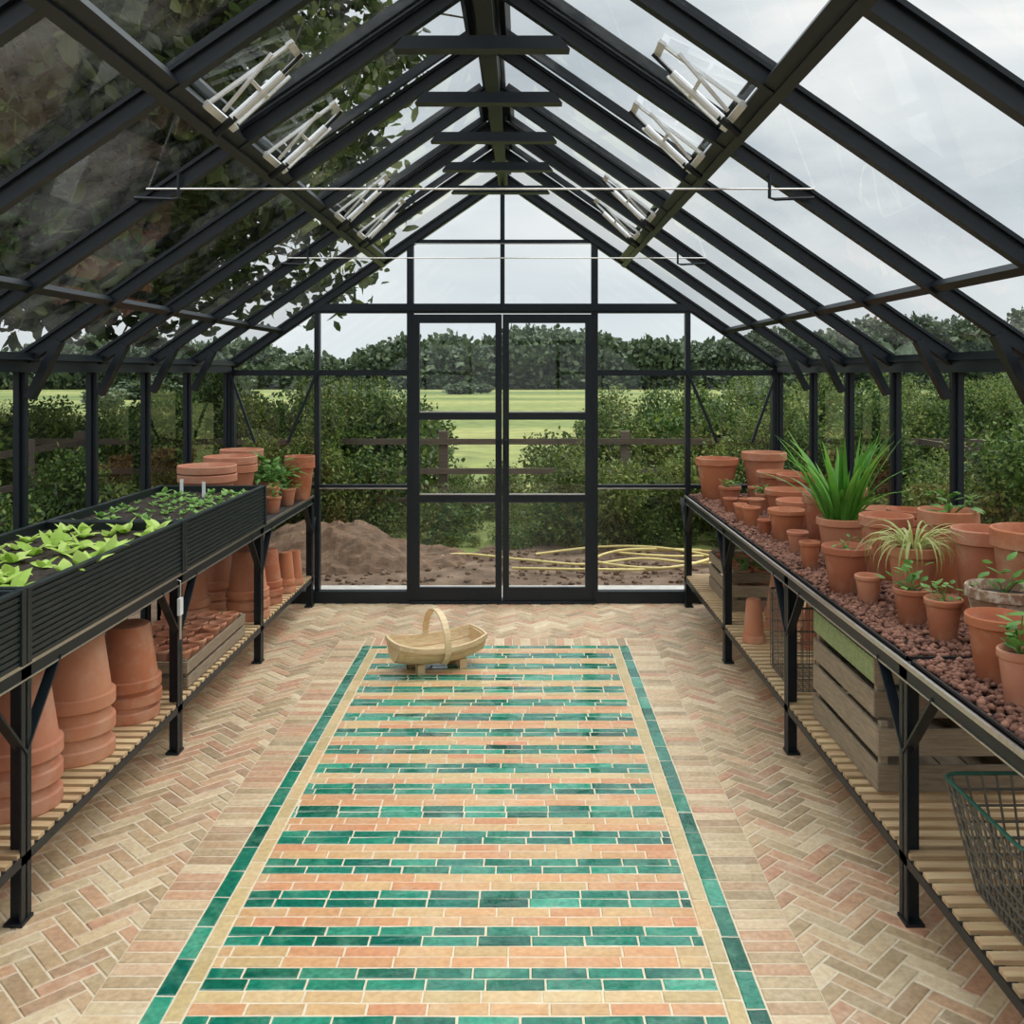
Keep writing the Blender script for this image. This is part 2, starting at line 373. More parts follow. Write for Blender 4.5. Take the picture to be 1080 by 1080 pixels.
# ---------------------------------------------------------------- gables
def roofz(x): return ZR-SL*abs(x-CX)
def vpost(f,x,D,z0,z1,w=.05): f.box((x-w/2,D-.03,z0),(x+w/2,D+.03,z1))
VX=[-1.439,-.792,-.152,.488,1.135]
for nm,D in (('wall_back',DF),('wall_front',DN)):
    w=empty(nm); f=MB()
    vpost(f,XL+.025,D,0,1.66,.06); vpost(f,XR-.025,D,0,1.66,.06)
    vpost(f,VX[0],D,0,2.05,.035); vpost(f,VX[4],D,0,2.05,.035)
    vpost(f,VX[1],D,0,roofz(VX[1])-.03,.045); vpost(f,VX[3],D,0,roofz(VX[3])-.03,.045)
    vpost(f,VX[2]+.0,D,2.05,2.95,.03)
    u=(ZR-.05-2.05)/SL
    f.box((CX-u,D-.035,2.02),(CX+u,D+.035,2.085)); f.box((CX-u,D-.045,2.035),(CX+u,D-.035,2.05))
    f.box((VX[1],D-.02,2.505),(VX[3],D+.02,2.53))
    for a,b in ((XL,VX[1]),(VX[3],XR)):
        f.box((a,D-.02,1.585),(b,D+.02,1.625)); f.box((a,D-.018,.80),(b,D+.018,.828)); f.box((a,D-.035,-.02),(b,D+.035,.09))
    for xa,xb in ((XL+.03,XL+.20),(VX[0],VX[0]-.20),(XR-.03,XR-.20),(VX[4],VX[4]+.20)):
        f.beam((xa,D-.035,1.60),(xb,D-.035,1.12),.018,.012,0,(0,1,0))
    f.obj('gable_frame',[M_FRAME],parent=w)
    al=MB()
    for a,b in ((VX[0],VX[1]),(VX[3],VX[4])):
        al.box((a+.02,D-.034,.800),(b-.02,D-.020,.808))
    al.box((VX[1]+.03,D-.032,2.498),(VX[3]-.03,D-.02,2.504))
    al.obj('gable_trim',[M_ALU],parent=w)
    g=MB(); q=D+.01
    g.add([(XL,q,0.05),(VX[1],q,.05),(VX[1],q,2.05),(VX[1],q,roofz(VX[1])),(XL,q,1.66)],[(0,1,2,3,4)])
    g.add([(VX[3],q,.05),(XR,q,.05),(XR,q,1.66),(VX[3],q,roofz(VX[3]))],[(0,1,2,3)])
    g.add([(VX[1],q,2.05),(VX[3],q,2.05),(VX[3],q,roofz(VX[3])),(CX,q,ZR),(VX[1],q,roofz(VX[1]))],[(0,1,2,3,4)])
    g.obj('gable_glass',[M_GLASS],parent=w)
k=1
for (a,b) in ((VX[1]+.024,-.158),(-.148,VX[3]-.024)):
    d=empty('door_%d'%k); k+=1; f=MB(); y0,y1=DF-.045,DF-.005
    for x in (a+.02,b-.02): f.box((x-.022,y0,.03),(x+.022,y1,2.01))
    for z,h in ((1.98,.06),(1.305,.05),(.735,.05),(.075,.09)):
        f.box((a,y0+.002,z-h/2),(b,y1-.002,z+h/2))
    f.obj('door_leaf_frame',[M_FRAME],parent=d)
    f=MB()
    for z in (1.332,.762): f.box((a+.045,y0-.003,z),(b-.045,y0+.015,z+.007))
    f.obj('door_leaf_trim',[M_ALU],parent=d)
    f=MB(); xx=b-.02 if k==2 else a+.02
    f.tube([(xx,y0,1.0),(xx,y0-.04,1.0),(xx,y0-.04,1.14),(xx,y0,1.14)],.008,0,8); f.obj('door_handle',[M_FRAME],parent=d)
    g=MB(); g.add([(a,DF-.02,.05),(b,DF-.02,.05),(b,DF-.02,2.0),(a,DF-.02,2.0)],[(0,1,2,3)]); g.obj('door_glass',[M_GLASS],parent=d)
f=MB(); f.box((VX[1],DF-.06,0.0),(VX[3],DF+.05,.028)); f.obj('trim_threshold',[M_FRAME])
f=MB(); f.box((-1.6,DF+.06,-.05),(1.3,DF+.50,.015)); f.obj('concrete_paving_strip',[M_CONC],bevel=.005)

# ---------------------------------------------------------------- benches
LEG=[.25,1.50,2.754,3.985,5.23,6.48]
ZB=.763; ZS=.22
BEN=[('potting_bench',-1.446,XL+.05,-1),('potting_bench',1.10,XR-.05,1)]
for nm,xf,xb,sd in BEN:
    e=empty(nm); f=MB(); lo,hi=min(xf,xb),max(xf,xb)
    def sx(a,w,y0,y1,z0,z1,mi=0):
        x0,x1=sorted((a,a+sd*w)); f.box((x0,y0,z0),(x1,y1,z1),mi)
    for D in LEG:
        for a,dr in ((xf,1),(xb,-1)):
            x0,x1=sorted((a,a+sd*dr*.045)); f.box((x0,D-.004,.012),(x1,D+.004,ZB-.005))
            x0,x1=sorted((a,a+sd*dr*.006)); f.box((x0,D-.028,.012),(x1,D+.028,ZB-.005))
            x0,x1=sorted((a-sd*.004*dr,a+sd*dr*.05)); f.box((x0,D-.033,.0085),(x1,D+.033,.018))
        f.box((lo,D-.018,ZB-.05),(hi,D+.018,ZB-.02)); f.box((lo,D-.015,ZS-.035),(hi,D+.015,ZS-.012))
        for s2 in (-1,1):
            f.beam((xf+sd*.012,D,.50),(xf+sd*.012,D+s2*.20,ZB-.04),.008,.032,0,(1,0,0))
    sx(xf,.008,LEG[0]-.03,LEG[-1]+.03,ZB-.055,ZB); sx(xf,.035,LEG[0]-.03,LEG[-1]+.03,ZB-.008,ZB-.003)
    sx(xb,-.03,LEG[0]-.03,LEG[-1]+.03,ZB-.05,ZB)
    sx(xf,.03,LEG[0]-.03,LEG[-1]+.03,ZS-.04,ZS-.012); sx(xb,-.03,LEG[0]-.03,LEG[-1]+.03,ZS-.04,ZS-.012)
    f.obj('bench_frame',[M_FRAME],parent=e)
    f=MB(); sx(xf-sd*.003,.010,LEG[0]-.03,LEG[-1]+.03,ZB-.012,ZB+.002); sx(xf-sd*.003,.004,LEG[0],LEG[-1],ZB-.052,ZB-.047)
    f.obj('bench_edge_trim',[M_ALU],parent=e)
    f=MB(); D=LEG[0]
    while D<LEG[-1]+.02:
        f.box((lo+.004,D,ZS-.012),(hi-.004,D+.036,ZS)); D+=.06
    f.obj('shelf_slats',[M_SLAT],parent=e)
    f=MB(); f.box((lo+.012,LEG[0],ZB-.014),(hi,LEG[-1],ZB-.001)); f.obj('bench_top_sheet',[M_DARKBASE],parent=e)
bm=bmesh.new(); bmesh.ops.create_icosphere(bm,subdivisions=1,radius=1)
iv=np.array([v.co[:] for v in bm.verts]); ifc=np.array([[v.index for v in f_.verts] for f_ in bm.faces]); bm.free()
def pebbles(name,n,lx,ly,r,mat_):
    c=np.random.rand(n,3)*[lx,ly,1]; 
    rr=r*(.7+.6*np.random.rand(n)); c[:,2]=rr*.55+ (np.random.rand(n)**2)*r*.9
    a=np.random.rand(n)*6.28; V=iv[None]*rr[:,None,None]*np.array([1,.85,.75])
    V=V*(1+.15*np.random.randn(n,len(iv),1).clip(-1.5,1.5))
    x=V[...,0]*np.cos(a)[:,None]-V[...,1]*np.sin(a)[:,None]; y=V[...,0]*np.sin(a)[:,None]+V[...,1]*np.cos(a)[:,None]
    V=np.stack([x,y,V[...,2]],-1)+c[:,None,:]
    F=(ifc[None]+np.arange(n)[:,None,None]*len(iv)).reshape(-1,3)
    me=bpy.data.meshes.new(name); me.from_pydata(V.reshape(-1,3).tolist(),[],F.tolist()); me.materials.append(mat_)
    me.polygons.foreach_set('use_smooth',[True]*len(F)); me.update(); return me
pm=pebbles('pebbles',3900,.575,1.21,.0105,M_PEB)
for i in range(5):
    d0=LEG[i]+.01; e=empty('clay_pebble_tray',(1.115,d0,ZB)); f=MB()
    f.box((0,0,0),(.60,1.225,.004));
    for a,b in (((0,0,0),(.006,1.225,.012)),((.594,0,0),(.60,1.225,.022)),((0,0,0),(.6,.006,.012)),((0,1.219,0),(.6,1.225,.012))): f.box(a,b)
    f.obj('tray',[M_DARKBASE],parent=e)
    inst('pebbles',pm,(.012,.008,.003),parent=e)
def soilgrid(name,x0,x1,y0,y1,z,parent,amp=.006):
    nx,ny=30,60;vs=[];fs=[]
    for j in range(ny+1):
        for i in range(nx+1):
            vs.append((x0+(x1-x0)*i/nx,y0+(y1-y0)*j/ny,z+random.uniform(-amp,amp)))
    for j in range(ny):
        for i in range(nx):
            a=j*(nx+1)+i; fs.append((a,a+1,a+nx+2,a+nx+1))
    m_=MB(); m_.add(vs,fs); return m_.obj(name,[M_SOIL],parent=parent)
PZ=.98; SZ=PZ-.035
for (y0,y1) in ((4.0,5.235),(2.735,3.97),(1.47,2.705)):
    e=empty('raised_planter_trough'); x0,x1=XL+.055,-1.438; f=MB(); z0=ZB+.003
    f.box((x0,y0,z0),(x1,y1,z0+.01))
    def ring(xa,xb,ya,yb,za,zb,t):
        f.box((xa,ya,za),(xa+t,yb,zb)); f.box((xb-t,ya,za),(xb,yb,zb)); f.box((xa+t,ya,za),(xb-t,ya+t,zb)); f.box((xa+t,yb-t,za),(xb-t,yb,zb))
    ring(x0,x1,y0,y1,z0,PZ-.003,.012)
    nr_=11; hh=(PZ-z0-.01)/nr_
    for i in range(nr_):
        za=z0+i*hh+.002; zb=za+hh*.68
        ring(x0-.004,x1+.006,y0-.005,y1+.005,za,zb,.008)
    ring(x0-.006,x1+.009,y0-.006,y1+.006,PZ-.006,PZ+.002,.024)
    for yy in (y0,y1): f.box((x1-.018,yy-.012,z0),(x1+.012,yy+.012,PZ+.003))
    f.obj('trough_body',[M_PLANTER],parent=e)
    soilgrid('trough_soil',x0+.012,x1-.012,y0+.012,y1-.012,SZ,e)
f=MB()
def lett(cx,cy,z,s,k0=4,k1=6):
    k=random.randint(k0,k1);a0=rnd()*6.28
    for i in range(k):
        f.leaf((cx,cy,z),a0+i*6.28/k+random.uniform(-.4,.4),random.uniform(.6,1.3),s*random.uniform(.7,1.15),s*random.uniform(.45,.65),random.uniform(.6,1.5),0,5,.25,.8)
for j in range(10):
    for i in range(4):
        if rnd()<.85: lett(XL+.15+i*.135+random.uniform(-.03,.03),2.83+j*.118+random.uniform(-.035,.035),SZ,random.uniform(.055,.10))
f.obj('lettuce_plants',[L_LET])
f=MB()
for j in range(15):
    for i in range(6):
        if rnd()<.75: lett(XL+.13+i*.085+random.uniform(-.015,.015),4.1+j*.074+random.uniform(-.015,.015),SZ,random.uniform(.025,.055)*(1.2 if j>11 else 1),3,5)
f.obj('vegetable_seedlings',[L_SEED])
f=MB()
for yy,xx in ((5.12,-1.86),(5.0,-1.7)): 
    f.box((xx,yy,SZ-.03),(xx+.018,yy+.002,PZ+.05))
f.obj('plant_label',[M_WHITE])

# ---------------------------------------------------------------- pots
def potprof(R,H,soil=True):
    rh=max(.018,.17*H); rb=R*.66; rw=R*.90; t=max(.006,R*.07)
    p=[(0,.0),(rb-.003,0),(rb,.004),(rw,H-rh-.001),(R*.965,H-rh+.001),(R,H-rh+.004),(R,H-.004),(R-.003,H),(R-t+.002,H),(R-t,H-.004)]
    mis=[0]*(len(p)-1)
    if soil:
        p+=[(rw-t,H-rh*.8),(0,H-rh*.7)]; mis+=[0,1]
    else:
        p+=[(rw-t,H-rh),(rb-t*.6,t),(0,t)]; mis+=[0,0,0]
    return p,mis
def pot(x,y,z,R,H,soil=False,name='terracotta_pot',parent=None,m_=None):
    f=MB(); p,mi=potprof(R,H,soil); f.lathe(p,(0,0,0),mi,36)
    return f.obj(name,[m_ or M_TERRA,M_SOIL],smooth=True,loc=(x,y,z),parent=parent)
def stack_up(x,y,z,R,H,n,dz):
    f=MB()
    for i in range(n):
        p,mi=potprof(R,H,False); f.lathe(p,(random.uniform(-.003,.003),0,i*dz),mi,36)
    return f.obj('terracotta_pot_stack',[M_TERRA,M_SOIL],smooth=True,loc=(x,y,z))
def stack_inv(x,y,z,R,H,n,dz):
    f=MB()
    for i in range(n):
        p,mi=potprof(R,H,False); p=[(a,H-b) for a,b in p]
        p[0]=(R*.07,H-.004); 
        f.lathe(p,(random.uniform(-.004,.004),random.uniform(-.004,.004),i*dz),mi,36)
    return f.obj('terracotta_pot_stack' if n>1 else 'upturned_terracotta_pot',[M_TERRA,M_SOIL],smooth=True,loc=(x,y,z))
def potted(name,x,y,z,R,H,fn,lm,m_=None):
    e=empty(name,(x,y,z)); pot(0,0,0,R,H,True,'pot',e,m_); f=MB(); fn(f,R,H*.9); f.obj('foliage',[lm],parent=e); return e
def p_lily(f,R,z,n=56,L=.44):
    for i in range(n):
        a=rnd()*6.28; r=R*.6*rnd(); wide=.5+.5*abs(math.sin(a)) if math.cos(a)>0 else 1
        f.leaf((r*math.cos(a),r*math.sin(a),z-.01),a+random.uniform(-.3,.3),1.5-random.uniform(.02,.45)*wide,L*random.uniform(.55,1.1),random.uniform(.022,.036),random.uniform(.1,1.3)*wide,0,9,.3,.7)
def p_spider(f,R,z):
    for i in range(90):
        a=rnd()*6.28; f.leaf((.3*R*math.cos(a),.3*R*math.sin(a),z),a,random.uniform(.8,1.5),random.uniform(.14,.30),.008,random.uniform(1.8,3.6),0,10,.3,.7)
def p_herb(sz,n=40,W=.6):
    def fn(f,R,z):
        for i in range(n):
            a=rnd()*6.28; e=random.uniform(.3,1.5); l=sz*rnd()**.6
            b=Vector((math.cos(a)*math.cos(e),math.sin(a)*math.cos(e),math.sin(e)))*l
            f.leaf((b.x,b.y,z+b.z*.9),a+random.uniform(-1,1),random.uniform(-.2,1),sz*.4,sz*.4*W,.8,0,4,.25,.8)
            if i%4==0: f.tube([(0,0,z-.01),(b.x*.5,b.y*.5,z+b.z*.5),(b.x,b.y,z+b.z*.9)],.0018,0,4)
    return fn
ZP=ZB+.012
R_=[(1.27,6.25,.140,.27),(1.575,6.23,.145,.31),(1.57,5.88,.13,.22),(1.35,5.52,.05,.10),(1.60,5.52,.13,.24),(1.22,5.10,.05,.11),
 (1.45,5.22,.125,.19),(1.22,5.30,.045,.09),(1.42,4.93,.11,.17),(1.64,4.98,.085,.24),(1.30,4.70,.092,.155),(1.56,4.66,.12,.27),(1.26,4.37,.05,.10),
 (1.41,4.46,.100,.26),(1.21,4.02,.045,.115),(1.62,4.27,.10,.22),(1.24,3.42,.048,.10),
 (1.45,3.80,.105,.26),(1.56,3.22,.105,.30),(1.58,2.94,.125,.345),(1.235,4.86,.04,.08),(1.58,2.60,.125,.33),(1.28,2.56,.085,.175),
 (1.22,5.62,.045,.09),(1.24,5.45,.04,.08),(1.33,5.02,.035,.07),(1.32,5.68,.035,.08),(1.47,6.0,.055,.11)]
for (x,y,R,H) in R_: pot(x,y,ZP,R,H,soil=rnd()<.45)
stack_up(1.63,4.03,ZP,.085,.18,3,.035)
potted('potted_succulent',1.27,5.86,ZP,.07,.13,p_herb(.07,50,.5),L_HERB)
potted('potted_succulent',1.43,5.68,ZP,.05,.11,p_herb(.07,50,.5),L_HERB)
potted('potted_lily',1.38,4.13,ZP,.105,.20,p_lily,L_LILY)
potted('potted_herb',1.61,3.60,ZP,.11,.31,p_herb(.13,26),L_HERB)
potted('potted_herb',1.22,3.59,ZP,.092,.175,p_herb(.06,14),L_HERB)
potted('potted_spider_plant',1.37,3.34,ZP,.088,.22,p_spider,L_SPID)
potted('potted_herb',1.28,3.13,ZP,.062,.12,p_herb(.10,26),L_HERB)
potted('potted_herb',1.30,2.94,ZP,.058,.13,p_herb(.07,20),L_HERB)
potted('potted_herb',1.40,2.77,ZP,.105,.205,p_herb(.12,18),L_HERB,M_TERRAW)
potted('potted_herb',1.235,2.36,ZP,.055,.14,p_herb(.11,30),L_HERB)
potted('potted_rocket',1.40,2.20,ZP,.09,.2,p_herb(.22,40),L_HERB)
ZL=ZB
stack_up(-1.83,5.47,ZL,.165,.26,2,.05); stack_up(-1.81,5.84,ZL,.16,.28,2,.05); pot(-1.86,6.24,ZL,.14,.34)
potted('potted_shrub',-1.64,6.12,ZL,.065,.14,p_herb(.20,110,.5),L_HERB)
stack_up(-1.50,6.32,ZL,.10,.25,2,.04); pot(-1.56,5.86,ZL,.05,.14)
potted('potted_seedling',-1.51,5.70,ZL,.05,.10,p_herb(.09,30),L_HERB)
potted('potted_seedling',-1.50,6.02,ZL,.05,.11,p_herb(.10,30),L_HERB)
potted('potted_seedling',-1.58,5.45,ZL,.05,.10,p_herb(.08,30),L_HERB)
stack_inv(-1.62,3.03,ZS,.135,.28,3,.08); stack_inv(-1.63,3.44,ZS,.135,.29,3,.09); stack_inv(-1.60,3.83,ZS,.125,.25,3,.06)
stack_inv(-1.885,3.57,ZS,.12,.30,3,.06); stack_inv(-1.87,3.9,ZS,.12,.28,3,.05); stack_inv(-1.63,2.6,ZS,.13,.28,2,.08); stack_inv(-1.90,3.2,ZS,.11,.28,2,.08)
stack_inv(-1.87,5.25,ZS,.13,.26,3,.05); stack_inv(-1.57,5.38,ZS,.12,.26,3,.06); stack_inv(-1.84,5.62,ZS,.12,.26,3,.06)
stack_inv(-1.55,5.72,ZS,.09,.22,3,.05); stack_inv(-1.51,6.0,ZS,.06,.20,2,.05); stack_inv(-1.51,6.22,ZS,.06,.22,1,.05); stack_inv(-1.78,6.05,ZS,.13,.26,2,.06)
def crate(name,x0,x1,y0,y1,z,H,rows=3,green=False):
    e=empty(name); f=MB(); t=.012; sh=H/rows
    for i in range(rows):
        gm=1 if (green and i==rows-1) else 0
        J=lambda: random.uniform(-.004,.004)
        za=z+i*sh+.006; zb=za+sh*.76
        f.box((x0+J()*.5,y0,za+J()),(x0+t,y1,zb+J()),gm); f.box((x1-t,y0,za),(x1,y1,zb),0)
        f.box((x0,y0-t,za+J()),(x1,y0,zb+J()),0); f.box((x0,y1,za),(x1,y1+t,zb),0)
    for xa in (x0+t,x1-t-.025):
        for ya in (y0,y1-.025): f.box((xa,ya,z),(xa+.025,ya+.025,z+H))
    nb=5
    for i in range(nb):
        xa=x0+t+(x1-x0-2*t)*i/nb; f.box((xa+.003,y0,z+.001),(xa+(x1-x0-2*t)/nb-.003,y1,z+.011),0)
    f.obj('crate_slats',[M_CRATE,M_CRATEG],parent=e,bevel=.0015)
    return e
e=crate('wooden_crate',-1.86,-1.47,4.15,4.98,ZS,.125,2)
f=MB()
for j in range(8):
    for i in range(4):
        p,mi=potprof(.043,.085,False); f.lathe(p,(-1.80+i*.092,4.21+j*.1,ZS+.06+random.uniform(-.01,.012)),mi,18)
f.obj('small_pots',[M_TERRA,M_SOIL],parent=e,smooth=True)
e=crate('wooden_crate',1.20,1.62,5.50,6.15,ZS,.24,3)
f=MB()
for j in range(5):
    for i in range(3):
        p,mi=potprof(.055,.10,True); f.lathe(p,(1.28+i*.125,5.58+j*.12,ZS+.13),mi,18)
f.obj('small_pots',[M_TERRA,M_SOIL],parent=e,smooth=True)
f=MB()
for i in range(60):
    f.leaf((1.25+rnd()*.3,5.55+rnd()*.55,ZS+.22),rnd()*6.28,random.uniform(.2,1.3),.07,.03,.8)
f.obj('seedling_leaves',[L_HERB],parent=e)
crate('wooden_crate',1.16,1.66,3.12,3.80,ZS,.235,2); crate('wooden_crate',1.155,1.62,3.14,3.78,ZS+.237,.22,2,green=True)
stack_inv(1.185,4.88,ZS,.058,.22,1,.05); stack_inv(1.42,5.15,ZS,.11,.25,2,.06); stack_inv(1.50,4.80,ZS,.10,.2,2,.05)
def wirebasket(name,cx,cy,z,lx,ly,H,tap,gr,nl=9,nv=12,lev=7,wr=.003):
    f=MB()
    def ringp(t):
        a=lx/2*(tap+(1-tap)*t);b=ly/2*(tap+(1-tap)*t);r=.04;pts=[]
        for (sx_,sy_,a0) in ((1,1,0),(-1,1,90),(-1,-1,180),(1,-1,270)):
            for q in (0,30,60,90):
                th=math.radians(a0+q); pts.append(Vector((cx+sx_*(a-r)+r*math.cos(th),cy+sy_*(b-r)+r*math.sin(th),z+.004+t*H)))
        return pts
    for i in range(lev+1):
        t=i/lev; f.tube(ringp(t),.0055 if i==lev else wr,1 if i==lev else 0,6,True)
    def edge(sx_,sy_,t):
        a=lx/2*(tap+(1-tap)*t);b=ly/2*(tap+(1-tap)*t); return (cx+sx_*a,cy+sy_*b,z+.004+t*H)
    for i in range(nl+1):
        s=-.88+1.76*i/nl
        f.tube([edge(s,-1,1),edge(s,-1,0),edge(s,1,0),edge(s,1,1)],wr,0,5)
    for i in range(nv+1):
        s=-.9+1.8*i/nv
        f.tube([edge(-1,s,1),edge(-1,s,0),edge(1,s,0),edge(1,s,1)],wr,0,5)
    return f.obj(name,[M_WIRE,M_WIREG if gr else M_WIRE],smooth=True)
wirebasket('wire_basket',1.355,2.38,ZS,.42,.44,.28,.72,True,wr=.0036)
wirebasket('wire_crate',1.30,4.30,ZS,.28,.40,.36,.98,False,wr=.0022)
f=MB(); yy=3.93
f.tube([(-1.44,yy,.745),(-1.425,yy,.74),(-1.425,yy,.68),(-1.43,yy,.67)],.003,0,6)
f.box((-1.432,yy-.018,.60),(-1.420,yy+.018,.67),1)
f.tube([(-1.426,yy,.60),(-1.426,yy,.50)],.006,0,8)
f.obj('hanging_thermometer',[M_ALU,M_WHITE])

# ---------------------------------------------------------------- trug
e=empty('wooden_trug',(-.475,5.13,.0125)); e.rotation_euler=(0,0,math.radians(27)); f=MB()
Lh=.245
def tp(s,ph,off=0):
    b=.150*(1-.30*abs(s)**2.5)+off; dep=.118+off
    zb=.030+.034*abs(s)**2.2
    return Vector((s*Lh,b*math.sin(ph),zb-off+dep*(1-math.cos(ph))))
nb=7;ns=14;PM=math.radians(84)
for k in range(nb):
    p0=-PM+2*PM*k/nb-.03;p1=-PM+2*PM*(k+1)/nb+.03; off=.004 if k%2 else .0
    vs=[];fs=[]
    for i in range(ns+1):
        s=-1+2*i/ns
        for ph in (p0,(p0+p1)/2,p1): vs.append(tp(s,ph,off))
        for ph in (p1,(p0+p1)/2,p0): vs.append(tp(s,ph,off-.006))
    for i in range(ns):
        for j in range(6):
            a=i*6+j;b=i*6+(j+1)%6; fs.append((a,b,b+6,a+6))
    fs.append(tuple(range(6))); fs.append(tuple(ns*6+j for j in range(5,-1,-1)))
    f.add(vs,fs)
for s in (-1,1):
    vs=[];K2=14
    for off_x in (-.006,.004):
        for i in range(K2+1):
            ph=-PM+2*PM*i/K2; p=tp(s,ph,0); vs.append((p.x+off_x*s,p.y,p.z))
    fs=[tuple(range(K2+1)),tuple(range(2*K2+1,K2,-1))]
    for i in range(K2): fs.append((i,i+1,K2+2+i,K2+1+i))
    fs.append((0,K2,2*K2+1,K2+1))
    f.add(vs,fs)
f.obj('trug_boards',[M_TRUG],parent=e,smooth=True)
f=MB(); pts=[]
for i in range(20): pts.append(tp(-1+2*i/19,PM,.006)+Vector((0,0,-.004)))
for i in range(1,8): pts.append(tp(1,PM,.006).lerp(tp(1,-PM,.006),i/8)+Vector((.012*math.sin(math.pi*i/8),0,-.004)))
for i in range(20): pts.append(tp(1-2*i/19,-PM,.006)+Vector((0,0,-.004)))
for i in range(1,8): pts.append(tp(-1,-PM,.006).lerp(tp(-1,PM,.006),i/8)+Vector((-.012*math.sin(math.pi*i/8),0,-.004)))
vs=[];fs=[];K=len(pts)
for i,p in enumerate(pts):
    c=Vector((p.x*.6,p.y,0)).normalized()
    for (o1,z1) in ((-.006,-.012),(.008,-.012),(.008,.013),(-.006,.013)): vs.append(p+c*o1+Vector((0,0,z1)))
for i in range(K):
    for j in range(4): fs.append((i*4+j,i*4+(j+1)%4,((i+1)%K)*4+(j+1)%4,((i+1)%K)*4+j))
f.add(vs,fs)
vs=[];fs=[];hn=30
for i in range(hn+1):
    t=-.85+ (math.pi+1.7)*i/hn
    y=.162*math.cos(t)
    z=.14+.165*math.sin(t) if math.sin(t)>0 else .14+.12*math.sin(t)
    nr_=Vector((0,math.cos(t),math.sin(t)))
    for xo,q in ((-.017,0),(.017,0),(.017,.009),(-.017,.009)): vs.append(Vector((xo,y,z))+nr_*q)
for i in range(hn):
    for j in range(4): fs.append((i*4+j,i*4+(j+1)%4,i*4+4+(j+1)%4,i*4+4+j))
fs.append((0,1,2,3)); fs.append((hn*4+3,hn*4+2,hn*4+1,hn*4))
f.add(vs,fs)
for s in (-.12,.12):
    f.box((s-.02,-.09,0),(s+.02,-.05,.05)); f.box((s-.02,.05,0),(s+.02,.09,.05))
f.obj('trug_rim_handle_feet',[M_TRUG],parent=e)

# ---------------------------------------------------------------- outside
gm=MB(); gm.add([(-400,-60,-.03),(400,-60,-.03),(400,500,-.03),(-400,500,-.03)],[(0,1,2,3)]); gm.obj('field_ground',[M_FIELD])
M_EARTH=simple('earth_mound',(.15,.092,.056),.95,ns=9,var=.9,bs=.9,bd=.03)
f=MB(); nx,ny=64,36;vs=[];fs=[]
for j in range(ny+1):
    for i in range(nx+1):
        u=i/nx*2-1;v=j/ny*2-1; r=max(0,1-u*u-v*v)
        q=mn.fractal(Vector((u*3,v*2,1.3)),1,2,5)
        vs.append((u*1.45,v*.65,-.06+.36*r**.7*(.75+.2*math.sin(u*6+v*3+1)+.35*q)+random.uniform(-.018,.018)*(r>0)))
for j in range(ny):
    for i in range(nx):
        a=j*(nx+1)+i; fs.append((a,a+1,a+nx+2,a+nx+1))
f.add(vs,fs)
f.obj('soil_heap',[M_EARTH],loc=(-1.85,8.3,0))
cl_=MB()
for i in range(900):
    x=random.uniform(-2.6,3.2);y=random.uniform(7.15,8.7);s=random.uniform(.008,.032)*(1 if rnd()<.93 else 1.5)
    cl_.add([(x+iv[q][0]*s*random.uniform(.7,1.2),y+iv[q][1]*s*random.uniform(.7,1.2),-.03+s*.3+iv[q][2]*s*.7) for q in range(12)],[tuple(int(z) for z in t) for t in ifc])
cl_.obj('soil_clods',[M_EARTH])
f=MB()
def hose(pts,n=8):
    P=[Vector(p) for p in pts];out=[]
    for i in range(len(P)-1):
        p0=P[max(i-1,0)];p1=P[i];p2=P[i+1];p3=P[min(i+2,len(P)-1)]
        for k in range(n):
            t=k/n; out.append(.5*((2*p1)+(-p0+p2)*t+(2*p0-5*p1+4*p2-p3)*t*t+(-p0+3*p1-3*p2+p3)*t**3))
    out.append(P[-1]); f.tube(out,.011,0,8)
hose([(-.95,7.9,0),(-.6,8.3,.02),(.0,8.15,0),(.5,7.95,0),(1.0,8.1,.02),(1.5,8.0,0),(2.2,8.1,0)])
hose([(-.1,7.8,0),(.5,7.65,.02),(1.2,7.8,0),(1.7,8.3,.03),(1.2,8.6,0),(.8,8.4,.02),(1.3,8.15,.03),(2.0,8.4,0)])
hose([(.1,8.4,0),(.7,8.65,.02),(1.2,8.5,.04),(1.6,8.1,.03),(1.1,7.7,.02),(.6,8.0,.02),(.9,8.4,.04),(1.6,8.6,0)])
f.obj('garden_hose',[M_RUBBER],smooth=True)
f=MB()
for x in np.arange(-8,9,1.8): f.box((x-.045,9.35,-.05),(x+.045,9.44,1.03))
for z in (.93,.64,.35): f.box((-8,9.32,z-.028),(8.5,9.345,z+.028))
for sd,xx in ((1,3.9),(-1,-4.3)):
    for y in np.arange(1,9,1.8): f.box((xx-.045,y-.045,-.05),(xx+.045,y+.045,1.03))
    for z in (.93,.64,.35): f.box((xx-.015,0,z-.028),(xx+.015,9.32,z+.028))
f.obj('post_and_rail_fence',[M_FENCE])
